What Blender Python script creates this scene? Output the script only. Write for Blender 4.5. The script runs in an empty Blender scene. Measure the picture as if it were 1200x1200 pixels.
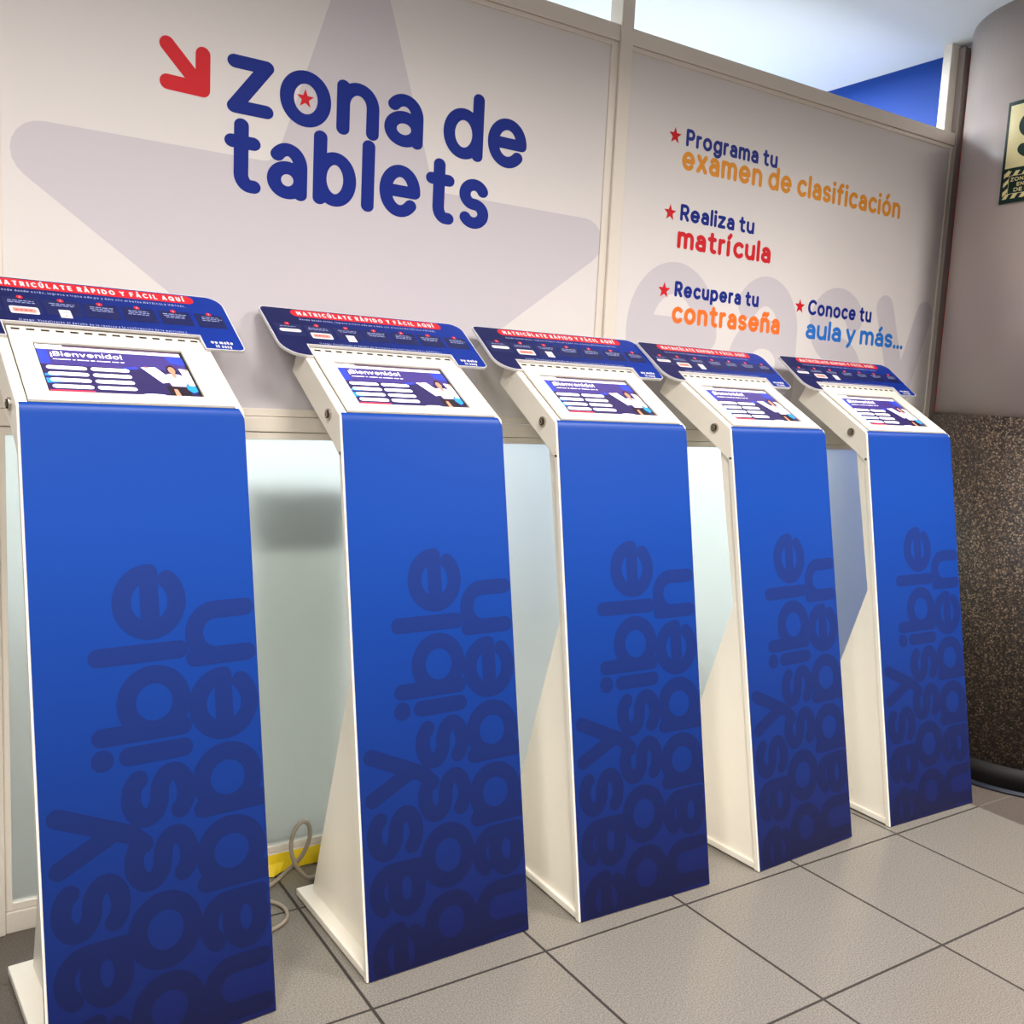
import bpy, bmesh, math, random
from math import sin, cos, radians, pi, hypot
from mathutils import Vector
from mathutils.geometry import delaunay_2d_cdt

# ------------------------------------------------------------------ units
S = 0.42                       # one floor tile in metres; every length below is in tiles
scene = bpy.context.scene
col = scene.collection

# ------------------------------------------------------------------ camera
FPX, CAM, ROT = 1107.5601, (-1.8053, -3.7912, 2.9138), (1.4495, -0.049, -0.5687)
cam_d = bpy.data.cameras.new('camera')
cam = bpy.data.objects.new('camera', cam_d)
col.objects.link(cam)
cam.location = [c * S for c in CAM]
cam.rotation_euler = ROT
cam_d.sensor_width = 36.0
cam_d.lens = FPX / 1200.0 * 36.0
cam_d.clip_start = 0.02
scene.camera = cam

# ------------------------------------------------------------------ world, exposure
w_ = bpy.data.worlds.new('world')
scene.world = w_
w_.use_nodes = True
w_.node_tree.nodes['Background'].inputs[0].default_value = (0.9, 0.93, 1.0, 1)
w_.node_tree.nodes['Background'].inputs[1].default_value = 0.15
scene.view_settings.view_transform = 'Standard'
scene.view_settings.look = 'None'
scene.view_settings.gamma = 1.0
scene.view_settings.use_curve_mapping = False
scene.view_settings.exposure = 0.0
scene.cycles.use_denoising = True
scene.cycles.max_bounces = 10
scene.cycles.sample_clamp_indirect = 6.0


def lamp(name, loc, size, power, colour, rot=(0, 0, 0), size_y=None):
    d = bpy.data.lights.new(name, 'AREA')
    d.shape = 'RECTANGLE'
    d.size = size * S
    d.size_y = (size_y or size) * S
    d.energy = power
    d.color = colour
    o = bpy.data.objects.new(name, d)
    col.objects.link(o)
    o.location = [c * S for c in loc]
    o.rotation_euler = rot
    return o


HZ = 6.15                      # ceiling height
WARM, COOL = (1.0, 0.955, 0.915), (0.93, 0.985, 0.99)
# the hall's ceiling panels
for lx, ly, pw in ((-3.2, -2.4, 32), (0.2, -2.4, 26), (4.0, -3.0, 44), (8.2, -3.0, 46), (-1.4, -6.2, 30), (7.0, -7.4, 40), (-3, -10, 30), (3, -11, 30)):
    o_ = lamp('ceiling_lamp', (lx, ly, HZ - 0.06), 1.4, pw * 1.52, WARM)
    o_.data.spread = radians(158)
# the room behind the partition
for lx, ly, pw in ((-2.5, 4.6, 25), (1.6, 4.2, 40), (4.5, 3.2, 52)):
    lamp('back_room_lamp', (lx, ly, HZ - 0.06), 1.2, pw, COOL)
# unseen fill points added in the back room to brighten its ceiling
for lx, ly, pw in ((-0.6, 4.8, 12), (3.0, 5.0, 14), (5.0, 5.4, 18)):
    d_ = bpy.data.lights.new('back_room_fill', 'POINT')
    d_.energy, d_.color, d_.shadow_soft_size = pw, COOL, .18 * S
    o_ = bpy.data.objects.new('back_room_fill', d_)
    col.objects.link(o_)
    o_.location = (lx * S, ly * S, 4.5 * S)


# ------------------------------------------------------------------ materials
def srgb(r, g, b):
    f = lambda c: (c / 255 / 12.92) if c / 255 <= 0.04045 else ((c / 255 + 0.055) / 1.055) ** 2.4
    return (f(r), f(g), f(b), 1.0)


def mat(name, rgb, rough=0.5, spec=0.5, metal=0.0, emit=0.0, noise=None):
    m = bpy.data.materials.new(name)
    m.use_nodes = True
    nt = m.node_tree
    b = nt.nodes['Principled BSDF']
    c = srgb(*rgb)
    b.inputs['Base Color'].default_value = c
    b.inputs['Roughness'].default_value = rough
    b.inputs['Specular IOR Level'].default_value = spec
    b.inputs['Metallic'].default_value = metal
    if emit:
        b.inputs['Emission Color'].default_value = c
        b.inputs['Emission Strength'].default_value = emit
    if noise:                   # (scale, amount): slight unevenness of the paint
        tc = nt.nodes.new('ShaderNodeTexCoord')
        n = nt.nodes.new('ShaderNodeTexNoise')
        n.inputs['Scale'].default_value = noise[0]
        n.inputs['Detail'].default_value = 4
        mx = nt.nodes.new('ShaderNodeMix')
        mx.data_type = 'RGBA'
        mx.inputs[6].default_value = tuple(min(1, v * (1 + noise[1])) for v in c[:3]) + (1,)
        mx.inputs[7].default_value = tuple(v * (1 - noise[1]) for v in c[:3]) + (1,)
        nt.links.new(tc.outputs['Object'], n.inputs['Vector'])
        nt.links.new(n.outputs['Fac'], mx.inputs[0])
        nt.links.new(mx.outputs[2], b.inputs['Base Color'])
    return m


def floor_mat():
    m = bpy.data.materials.new('terrazzo_tiles')
    m.use_nodes = True
    nt = m.node_tree
    N, Lk = nt.nodes, nt.links
    b = N['Principled BSDF']
    b.inputs['Specular IOR Level'].default_value = 0.45

    def mth(op, a, bb=None, clamp=False):
        n = N.new('ShaderNodeMath')
        n.operation = op
        n.use_clamp = clamp
        for i, v in enumerate((a, bb)):
            if v is None:
                continue
            if isinstance(v, (int, float)):
                n.inputs[i].default_value = v
            else:
                Lk.new(v, n.inputs[i])
        return n.outputs[0]

    def mix(f, a, bb):
        n = N.new('ShaderNodeMix')
        n.data_type = 'RGBA'
        Lk.new(f, n.inputs[0])
        for i, v in ((6, a), (7, bb)):
            if isinstance(v, tuple):
                n.inputs[i].default_value = v
            else:
                Lk.new(v, n.inputs[i])
        return n.outputs[2]

    geo = N.new('ShaderNodeNewGeometry')
    sep = N.new('ShaderNodeSeparateXYZ')
    Lk.new(geo.outputs['Position'], sep.inputs[0])
    x, y = mth('DIVIDE', sep.outputs[0], S), mth('DIVIDE', sep.outputs[1], S)

    def line(c, half):
        r = mth('SUBTRACT', c, mth('ROUND', c))
        return mth('LESS_THAN', mth('ABSOLUTE', r), half)
    grout = mth('MAXIMUM', line(x, 0.0085), line(y, 0.0075))
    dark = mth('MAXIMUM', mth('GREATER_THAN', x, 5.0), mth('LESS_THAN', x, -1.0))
    # one tint per tile
    comb = N.new('ShaderNodeCombineXYZ')
    Lk.new(mth('FLOOR', x), comb.inputs[0])
    Lk.new(mth('FLOOR', y), comb.inputs[1])
    wn = N.new('ShaderNodeTexWhiteNoise')
    Lk.new(comb.outputs[0], wn.inputs['Vector'])
    # fine stone grain
    n1 = N.new('ShaderNodeTexNoise')
    n1.inputs['Scale'].default_value = 300
    n1.inputs['Detail'].default_value = 3
    Lk.new(geo.outputs['Position'], n1.inputs['Vector'])
    n2 = N.new('ShaderNodeTexNoise')
    n2.inputs['Scale'].default_value = 5
    n2.inputs['Detail'].default_value = 5
    Lk.new(geo.outputs['Position'], n2.inputs['Vector'])
    g = mth('ADD', mth('MULTIPLY', mth('SUBTRACT', n1.outputs['Fac'], 0.5), 3.2), 0.5, True)
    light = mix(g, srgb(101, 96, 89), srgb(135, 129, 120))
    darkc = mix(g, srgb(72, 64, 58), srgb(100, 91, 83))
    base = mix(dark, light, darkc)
    tint = mth('ADD', mth('MULTIPLY', wn.outputs['Value'], 0.10), mth('MULTIPLY', n2.outputs['Fac'], 0.14))
    base = mix(tint, base, srgb(92, 84, 78))
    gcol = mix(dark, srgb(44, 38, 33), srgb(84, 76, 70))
    base = mix(grout, base, gcol)
    Lk.new(base, b.inputs['Base Color'])
    rough = mth('ADD', 0.15, mth('MULTIPLY', n2.outputs['Fac'], 0.16))
    Lk.new(mth('MAXIMUM', rough, mth('MULTIPLY', grout, 0.8)), b.inputs['Roughness'])
    bump = N.new('ShaderNodeBump')
    bump.inputs['Strength'].default_value = 0.25
    bump.inputs['Distance'].default_value = 0.002
    Lk.new(mth('SUBTRACT', 1.0, grout), bump.inputs['Height'])
    Lk.new(bump.outputs[0], b.inputs['Normal'])
    return m


def granite_mat():
    m = bpy.data.materials.new('brown_granite')
    m.use_nodes = True
    nt = m.node_tree
    N, Lk = nt.nodes, nt.links
    b = N['Principled BSDF']
    b.inputs['Roughness'].default_value = 0.55
    tc = N.new('ShaderNodeTexCoord')
    v = N.new('ShaderNodeTexVoronoi')
    v.inputs['Scale'].default_value = 210
    n = N.new('ShaderNodeTexNoise')
    n.inputs['Scale'].default_value = 230
    n.inputs['Detail'].default_value = 5
    for t in (v, n):
        Lk.new(tc.outputs['Object'], t.inputs['Vector'])
    sp = N.new('ShaderNodeSeparateColor')
    Lk.new(v.outputs['Color'], sp.inputs[0])
    add = N.new('ShaderNodeMath')
    add.operation = 'ADD'
    Lk.new(sp.outputs[0], add.inputs[0])
    Lk.new(n.outputs['Fac'], add.inputs[1])
    half = N.new('ShaderNodeMath')
    half.operation = 'MULTIPLY'
    half.inputs[1].default_value = 0.5
    Lk.new(add.outputs[0], half.inputs[0])
    r = N.new('ShaderNodeValToRGB')
    e = r.color_ramp.elements
    e[0].position, e[0].color = 0.30, srgb(20, 16, 13)
    e[1].position, e[1].color = 0.82, srgb(150, 130, 106)
    k = e.new(0.50)
    k.color = srgb(50, 40, 33)
    k = e.new(0.64)
    k.color = srgb(78, 64, 52)
    Lk.new(half.outputs[0], r.inputs[0])
    Lk.new(r.outputs[0], b.inputs['Base Color'])
    return m


def frosted_mat():
    m = bpy.data.materials.new('frosted_glass')
    m.use_nodes = True
    nt = m.node_tree
    N, Lk = nt.nodes, nt.links
    b = N['Principled BSDF']
    b.inputs['Base Color'].default_value = srgb(244, 248, 244)
    b.inputs['Roughness'].default_value = 0.42
    b.inputs['Transmission Weight'].default_value = 1.0
    b.inputs['IOR'].default_value = 1.35
    t = N.new('ShaderNodeBsdfTranslucent')
    t.inputs[0].default_value = srgb(236, 240, 234)
    d = N.new('ShaderNodeBsdfDiffuse')
    d.inputs[0].default_value = srgb(216, 218, 210)
    m1, m2 = N.new('ShaderNodeMixShader'), N.new('ShaderNodeMixShader')
    m1.inputs[0].default_value = 0.5
    m2.inputs[0].default_value = 0.15
    Lk.new(t.outputs[0], m1.inputs[1])
    Lk.new(d.outputs[0], m1.inputs[2])
    Lk.new(b.outputs[0], m2.inputs[1])
    Lk.new(m1.outputs[0], m2.inputs[2])
    Lk.new(m2.outputs[0], N['Material Output'].inputs[0])
    return m


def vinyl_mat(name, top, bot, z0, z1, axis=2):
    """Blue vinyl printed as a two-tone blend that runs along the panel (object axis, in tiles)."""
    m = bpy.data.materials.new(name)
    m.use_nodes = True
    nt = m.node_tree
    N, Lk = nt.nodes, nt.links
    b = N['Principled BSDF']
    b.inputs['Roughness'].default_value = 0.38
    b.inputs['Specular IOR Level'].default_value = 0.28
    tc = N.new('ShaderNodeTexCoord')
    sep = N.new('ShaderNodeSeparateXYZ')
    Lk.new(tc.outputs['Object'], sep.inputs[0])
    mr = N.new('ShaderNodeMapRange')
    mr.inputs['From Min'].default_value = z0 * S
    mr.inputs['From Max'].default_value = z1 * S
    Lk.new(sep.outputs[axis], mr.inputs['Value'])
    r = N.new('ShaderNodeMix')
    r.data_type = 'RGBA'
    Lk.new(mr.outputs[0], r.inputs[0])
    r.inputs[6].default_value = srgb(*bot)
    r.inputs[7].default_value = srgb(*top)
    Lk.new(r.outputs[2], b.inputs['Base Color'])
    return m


M = {}
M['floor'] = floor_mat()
M['granite'] = granite_mat()
M['frosted'] = frosted_mat()
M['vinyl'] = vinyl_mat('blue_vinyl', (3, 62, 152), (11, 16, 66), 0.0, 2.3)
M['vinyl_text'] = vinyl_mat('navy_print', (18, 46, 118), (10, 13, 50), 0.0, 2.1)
M['ceiling'] = mat('ceiling_paint', (224, 232, 236), 0.9, 0.2, noise=(3, 0.02))
M['hall_wall'] = mat('hall_paint', (222, 218, 212), 0.85, 0.2, noise=(2, 0.03))
M['back_wall'] = mat('back_room_paint', (236, 240, 240), 0.85, 0.2, noise=(2, 0.02))
M['blue_wall'] = mat('royal_blue_paint', (2, 60, 150), 0.6, 0.3, noise=(3, 0.03))
M['panel'] = mat('matte_print_white', (222, 216, 213), 0.55, 0.3, noise=(4, 0.012))
M['grey_print'] = mat('grey_print', (201, 194, 199), 0.55, 0.3, noise=(4, 0.012))
M['frame'] = mat('cream_aluminium', (226, 216, 203), 0.30, 0.5, noise=(6, 0.015))
M['frame_grey'] = mat('grey_aluminium', (172, 160, 152), 0.4, 0.5, noise=(6, 0.03))
M['gasket'] = mat('dark_joint', (120, 108, 98), 0.8)
M['white'] = mat('white_enamel', (241, 234, 221), 0.38, 0.5, noise=(7, 0.02))
M['edge'] = mat('worn_cream_edge', (226, 206, 178), 0.6, noise=(30, 0.08))
M['navy'] = mat('navy_letter', (14, 38, 130), 0.5, 0.15, noise=(5, 0.03))
M['navy_soft'] = mat('slate_blue_letter', (44, 56, 136), 0.5, 0.2, noise=(5, 0.03))
M['red'] = mat('red_print', (204, 22, 34), 0.5, 0.2, noise=(5, 0.03))
M['amber'] = mat('amber_print', (226, 146, 44), 0.5, 0.3, noise=(5, 0.03))
M['orange'] = mat('orange_print', (238, 112, 30), 0.5, 0.3, noise=(5, 0.03))
M['sky'] = mat('sky_blue_print', (34, 112, 200), 0.5, 0.3, noise=(5, 0.03))
M['board'] = vinyl_mat('board_blue', (10, 48, 146), (20, 25, 78), -.45, .55, 0)
M['board_dark'] = mat('board_navy', (17, 25, 82), 0.36, 0.5, noise=(4, 0.04))
M['board_white'] = mat('board_white', (224, 221, 224), 0.5, 0.3, noise=(8, 0.01))
M['board_text'] = mat('board_pale_text', (150, 160, 205), 0.5, 0.3, noise=(8, 0.01))
M['board_red'] = mat('board_red', (216, 30, 42), 0.42, 0.4, noise=(8, 0.02))
M['pale_pink'] = mat('pale_pink_print', (226, 150, 140), 0.5, 0.3, noise=(8, 0.02))
M['steel'] = mat('chrome_lock', (190, 182, 172), 0.25, 0.5, metal=1.0, noise=(20, 0.05))
M['slot'] = mat('dark_slot', (48, 38, 28), 0.9, noise=(20, 0.05))
M['black'] = mat('black_stone', (16, 14, 13), 0.6, 0.3, noise=(20, 0.1))
M['column_paint'] = mat('grey_column_paint', (168, 155, 149), 0.28, 0.45, noise=(3, 0.03))
M['yellow'] = mat('yellow_tape', (236, 202, 22), 0.42, 0.5, noise=(30, 0.05))
M['cable_grey'] = mat('grey_cable', (150, 138, 122), 0.55, noise=(30, 0.05))
M['cable_black'] = mat('black_cable', (22, 28, 42), 0.35, noise=(30, 0.1))
M['sign_cream'] = mat('glow_cream', (222, 208, 152), 0.4, 0.4, noise=(9, 0.02))
M['sign_green'] = mat('dark_green', (8, 40, 33), 0.5, 0.2, noise=(9, 0.04))
M['cabinet'] = mat('dark_grey_cabinet', (70, 72, 74), 0.6, noise=(6, 0.04))
M['red_strip'] = mat('dark_red_strip', (214, 36, 30), 0.5, noise=(9, 0.06))
# screen picture (a lit display)
M['scr_black'] = mat('screen_black', (8, 8, 10), 0.3, noise=(9, 0.05))
EM = 1.0
for k_, c_ in dict(scr_back=(34, 26, 74), scr_purple=(56, 44, 112), scr_blue=(38, 58, 190), scr_cyan=(30, 130, 235),
                   scr_white=(250, 248, 255), scr_bar=(226, 222, 246), scr_red=(210, 40, 66), scr_skin=(206, 128, 104),
                   scr_hair=(26, 16, 26), scr_paper=(235, 232, 250), scr_shirt=(196, 182, 214), scr_tab=(84, 62, 84),
                   scr_line=(170, 168, 196)).items():
    M[k_] = mat(k_, c_, 0.3, 0.4, emit=EM)


# ------------------------------------------------------------------ mesh builder
class MB:
    def __init__(self, *mats):
        self.v, self.f, self.mi, self.mats = [], [], [], list(mats)

    def face(self, pts, m=0):
        i = len(self.v)
        self.v += [tuple(p) for p in pts]
        self.f.append(list(range(i, i + len(pts))))
        self.mi.append(m)

    def box(self, x0, x1, y0, y1, z0, z1, m=0):
        P = [(x, y, z) for z in (z0, z1) for y in (y0, y1) for x in (x0, x1)]
        i = len(self.v)
        self.v += P
        for q in ((0, 2, 3, 1), (4, 5, 7, 6), (0, 1, 5, 4), (2, 6, 7, 3), (0, 4, 6, 2), (1, 3, 7, 5)):
            self.f.append([i + k for k in q])
            self.mi.append(m)
        return self

    def prism(self, prof, x0, x1, m=0, mcap=None):
        """closed (y, z) outline pushed along x"""
        n = len(prof)
        i = len(self.v)
        self.v += [(x0, y, z) for y, z in prof] + [(x1, y, z) for y, z in prof]
        for k in range(n):
            a, b = k, (k + 1) % n
            self.f.append([i + a, i + b, i + n + b, i + n + a])
            self.mi.append(m)
        for q in ([i + k for k in range(n)][::-1], [i + n + k for k in range(n)]):
            self.f.append(q)
            self.mi.append(m if mcap is None else mcap)
        return self

    def tube(self, pts, r, n=10, m=0):
        P = [Vector(p) for p in pts]
        rings = []
        nrm = None
        for k, p in enumerate(P):
            t = (P[min(k + 1, len(P) - 1)] - P[max(k - 1, 0)]).normalized()
            if nrm is None:
                nrm = t.cross(Vector((0.3, 0.2, 1))).normalized()
            nrm = (nrm - t * nrm.dot(t)).normalized()
            bn = t.cross(nrm)
            i = len(self.v)
            self.v += [tuple(p + (nrm * cos(2 * pi * j / n) + bn * sin(2 * pi * j / n)) * r) for j in range(n)]
            rings.append(i)
        for a, b in zip(rings, rings[1:]):
            for j in range(n):
                self.f.append([a + j, a + (j + 1) % n, b + (j + 1) % n, b + j])
                self.mi.append(m)
        for i, rev in ((rings[0], True), (rings[-1], False)):
            q = [i + j for j in range(n)]
            self.f.append(q[::-1] if rev else q)
            self.mi.append(m)
        return self

    def mesh(self, name, bevel=0.0, smooth=False, weld=True):
        me = bpy.data.meshes.new(name)
        me.from_pydata([(x * S, y * S, z * S) for x, y, z in self.v], [], self.f)
        for m in self.mats:
            me.materials.append(m)
        for p, k in zip(me.polygons, self.mi):
            p.material_index = k
        bm = bmesh.new()
        bm.from_mesh(me)
        if weld:
            bmesh.ops.remove_doubles(bm, verts=bm.verts, dist=1e-5)
            bmesh.ops.recalc_face_normals(bm, faces=bm.faces)
        if bevel:
            ed = [e for e in bm.edges if len(e.link_faces) == 2 and e.calc_face_angle(0) > 0.5]
            bmesh.ops.bevel(bm, geom=ed, offset=bevel * S, segments=2, profile=0.6, affect='EDGES', clamp_overlap=True)
        bm.to_mesh(me)
        bm.free()
        if smooth:
            me.polygons.foreach_set('use_smooth', [True] * len(me.polygons))
        me.update()
        return me

    def build(self, name, parent=None, **kw):
        return link(name, self.mesh(name, **kw), parent)


def link(name, me, parent=None):
    o = bpy.data.objects.new(name, me)
    col.objects.link(o)
    if parent is not None:
        o.parent = parent
    return o


def empty(name, loc, rz=0.0):
    o = bpy.data.objects.new(name, None)
    col.objects.link(o)
    o.location = [c * S for c in loc]
    o.rotation_euler = (0, 0, rz)
    o.empty_display_size = 0.05
    return o


def tag(o, label=None, cat=None, group=None, kind=None):
    for k, v in (('label', label), ('category', cat), ('group', group), ('kind', kind)):
        if v:
            o[k] = v
    return o


def struct(o, label=None):
    o['kind'] = 'structure'
    if label:
        o['label'] = label
    return o


# ------------------------------------------------------------------ stroke lettering
def E(cx, cy, rx, ry, a0, a1):
    return ('E', cx, cy, rx, ry, a0, a1)


A_, D_, C_ = 1.45, -0.45, 1.42
O_ = [E(.5, .5, .5, .5, 0, 360)]
N_ = [[(0, 0), (0, 1)], [(0, .45), E(.42, .58, .42, .42, 180, 0), (.84, 0)]]
AA = [[E(.40, .60, .40, .40, 140, 0), (.80, 0)], [E(.40, .29, .40, .29, 0, 360)]]
UU = [[(0, 1), E(.42, .42, .42, .42, 180, 360), (.84, .5)], [(.84, 1), (.84, 0)]]
II = [[(0, 0), (0, 1)]]
EE = [[(.02, .5), (1, .5), E(.5, .5, .5, .5, 8, 318)]]
OO = [[E(.72, .71, .72, .71, 0, 360)]]
UC = [[(0, C_), E(.5, .5, .5, .5, 180, 360), (1, C_)]]
IC = [[(0, 0), (0, C_)]]
AC = [[(0, 0), (.6, C_), (1.2, 0)], [(.22, .42), (.98, .42)]]
PC = [[(0, 0), (0, C_), (.5, C_), E(.5, 1.03, .39, .39, 90, -90), (0, .64)]]
G = {
    'o': [O_], 'n': N_, 'a': AA, 'u': UU, 'e': EE,
    'ó': [O_, [(.45, 1.36), (.66, 1.58)]], 'á': AA + [[(.36, 1.36), (.57, 1.58)]], 'é': EE + [[(.45, 1.36), (.66, 1.58)]],
    'í': II + [[(0, 1.36), (.2, 1.58)]], 'i': II + [[(0, A_)]], 'l': [[(0, 0), (0, A_)]],
    'ñ': N_ + [[(.12, 1.36), (.28, 1.50), (.54, 1.37), (.70, 1.50)]],
    'm': [[(0, 0), (0, 1)], [(0, .45), E(.36, .64, .36, .36, 180, 0), (.72, 0)], [(.72, .45), E(1.08, .64, .36, .36, 180, 0), (1.44, 0)]],
    'h': [[(0, 0), (0, A_)], N_[1]],
    'b': [[(0, A_), (0, 0)], [E(.48, .5, .48, .5, 0, 360)]], 'd': [[(.96, A_), (.96, 0)], [E(.48, .5, .48, .5, 0, 360)]],
    'p': [[(0, 1), (0, D_)], [E(.48, .5, .48, .5, 0, 360)]], 'q': [[(.96, 1), (.96, D_)], [E(.48, .5, .48, .5, 0, 360)]],
    'g': [[(.96, 1), E(.48, -.05, .48, .42, 0, -150)], [E(.48, .5, .48, .5, 0, 360)]],
    't': [[(.27, 1.36), E(.55, .28, .28, .28, 180, 270), (.64, 0)], [(0, .98), (.62, .98)]],
    'z': [[(0, 1), (.80, 1), (0, 0), (.80, 0)]], 'x': [[(0, 1), (.8, 0)], [(0, 0), (.8, 1)]],
    's': [[E(.36, .745, .35, .255, 25, 270), E(.36, .245, .36, .245, 90, -150)]],
    'c': [[E(.5, .5, .5, .5, 48, 312)]], 'r': [[(0, 0), (0, 1)], [(0, .4), E(.36, .62, .36, .38, 180, 80)]],
    'f': [[(.22, 0), E(.5, 1.14, .28, .31, 180, 80)], [(0, .96), (.52, .96)]],
    'y': [[(0, 1), (.43, .06)], [(.86, 1), (.34, -.22), (.12, D_)]], 'v': [[(0, 1), (.43, 0), (.86, 1)]],
    'w': [[(0, 1), (.33, 0), (.62, .9), (.91, 0), (1.24, 1)]], 'k': [[(0, 0), (0, A_)], [(.72, 1), (.05, .4)], [(.25, .58), (.76, 0)]],
    'j': [[(.2, 1), (.2, -.2), (0, D_)], [(.2, A_)]],
    '.': [[(0, 0)]], ',': [[(.05, 0), (-.04, -.25)]], ':': [[(0, 0)], [(0, .8)]], '!': [[(0, C_), (0, .45)], [(0, 0)]], '¡': [[(0, -.42), (0, .55)], [(0, 1)]],
    '(': [[E(.6, .5, .6, 1.0, 130, 230)]], ')': [[E(-.4, .5, .6, 1.0, 50, -50)]],
    'P': PC, 'R': PC + [[(.45, .64), (.90, 0)]], 'C': [[E(.70, .71, .70, .71, 48, 312)]],
    'M': [[(0, 0), (0, C_), (.62, .5), (1.24, C_), (1.24, 0)]], 'A': AC, 'Á': AC + [[(.55, 1.80), (.78, 2.0)]],
    'T': [[(0, C_), (1.08, C_)], [(.54, C_), (.54, 0)]], 'I': IC, 'Í': IC + [[(0, 1.75), (.22, 1.95)]],
    'U': UC, 'Ú': UC + [[(.48, 1.82), (.70, 2.02)]], 'L': [[(0, C_), (0, 0), (.78, 0)]],
    'Y': [[(0, C_), (.54, .66), (1.08, C_)], [(.54, .66), (.54, 0)]], 'F': [[(0, 0), (0, C_), (.85, C_)], [(0, .74), (.74, .74)]],
    'E': [[(.85, C_), (0, C_), (0, 0), (.85, 0)], [(0, .72), (.76, .72)]], 'O': OO, 'Q': OO + [[(.92, .38), (1.40, -.1)]],
    'D': [[(0, 0), (0, C_), (.5, C_), E(.5, .71, .72, .71, 90, -90), (0, 0)]], 'N': [[(0, 0), (0, C_), (1.05, 0), (1.05, C_)]],
    'S': [[E(.47, 1.06, .45, .36, 25, 270), E(.47, .35, .47, .35, 90, -155)]], 'Z': [[(0, C_), (1.0, C_), (0, 0), (1.0, 0)]],
    'B': PC + [[(.5, .64), E(.52, .32, .45, .32, 90, -90), (0, 0)]], 'V': [[(0, C_), (.6, 0), (1.2, C_)]],
    'G': [[E(.70, .71, .70, .71, 48, 340), (1.38, .62), (.85, .62)]],
    '1': [[(0, 1.1), (.32, C_), (.32, 0)]], '2': [[E(.42, 1.0, .42, .42, 160, -35), (0, 0), (.86, 0)]],
    '3': [[E(.38, 1.05, .38, .37, 140, -90), E(.38, .35, .42, .35, 90, -150)]], '4': [[(.62, 0), (.62, C_), (0, .4), (.9, .4)]],
    '5': [[(.8, C_), (.1, C_), (.05, .82), E(.40, .44, .42, .44, 110, -150)]], '6': [[E(.42, .42, .42, .42, 0, 360)], [(.6, C_), (.04, .6)]],
    '7': [[(0, C_), (.82, C_), (.28, 0)]],
}


def path_pts(path, hx, hy, res):
    out = []
    for q in path:
        if q[0] == 'E':
            _, cx, cy, rx, ry, a0, a1 = q
            n = max(3, int(abs(a1 - a0) / 360 * res))
            for k in range(n + 1):
                a = radians(a0 + (a1 - a0) * k / n)
                out.append(((cx + rx * cos(a)) * hx, (cy + ry * sin(a)) * hy))
        else:
            out.append((q[0] * hx, q[1] * hy))
    r = [out[0]]
    for p in out[1:]:
        if hypot(p[0] - r[-1][0], p[1] - r[-1][1]) > 1e-7:
            r.append(p)
    return r


def disc(c, r, n):
    return [(c[0] + r * cos(2 * pi * k / n), c[1] + r * sin(2 * pi * k / n)) for k in range(n)]


def hull(P):
    P = sorted(P)

    def half(Q):
        o = []
        for p in Q:
            while len(o) > 1 and (o[-1][0] - o[-2][0]) * (p[1] - o[-2][1]) - (o[-1][1] - o[-2][1]) * (p[0] - o[-2][0]) <= 0:
                o.pop()
            o.append(p)
        return o[:-1]
    return half(P) + half(P[::-1])


def stroke(pts, s, nd=14):
    """convex pieces of a round-ended stroke of width s along pts"""
    if len(pts) == 1:
        return [disc(pts[0], s * .58, nd)]
    closed = hypot(pts[0][0] - pts[-1][0], pts[0][1] - pts[-1][1]) < 1e-6
    seg = []
    for a, b in zip(pts, pts[1:]):
        L = hypot(b[0] - a[0], b[1] - a[1])
        seg.append(((b[0] - a[0]) / L, (b[1] - a[1]) / L))
    m = len(seg)

    def turn(i, j):
        d = seg[i][0] * seg[j][0] + seg[i][1] * seg[j][1]
        return math.acos(max(-1, min(1, d)))
    polys = []
    h = s / 2

    def corner(k):              # offset vector at point k or None when the corner is sharp
        i, j = k - 1, k
        if closed:
            i, j = (k - 1) % m, k % m
        elif k == 0 or k == m:
            i = j = 0 if k == 0 else m - 1
        if turn(i, j) > 0.75:
            return None
        nx, ny = -(seg[i][1] + seg[j][1]), seg[i][0] + seg[j][0]
        L2 = nx * nx + ny * ny
        f = 2 * h / L2
        return nx * f, ny * f
    for k in range(m):
        a, b = pts[k], pts[k + 1]
        na = corner(k) or (-seg[k][1] * h, seg[k][0] * h)
        nb = corner(k + 1) or (-seg[k][1] * h, seg[k][0] * h)
        polys.append(hull([(a[0] - na[0], a[1] - na[1]), (b[0] - nb[0], b[1] - nb[1]), (b[0] + nb[0], b[1] + nb[1]), (a[0] + na[0], a[1] + na[1])]))
    for k in range(m + 1):
        if corner(k) is None or (not closed and k in (0, m)):
            polys.append(disc(pts[k], h, nd))
    return polys


def union(polys):
    """one clean triangulation of overlapping convex pieces"""
    vs, fs = [], []
    for p in polys:
        i = len(vs)
        vs += [Vector(q) for q in p]
        fs.append(list(range(i, i + len(p))))
    v, _, f, _, _, of = delaunay_2d_cdt(vs, [], fs, 0, 1e-6)
    return [[tuple(v[i]) for i in q] for q, o in zip(f, of) if o]


def glyph_width(g):
    xs = [p[0] for path in G[g] for p in path_pts(path, 1, 1, 24)]
    return min(xs), max(xs)


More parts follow.
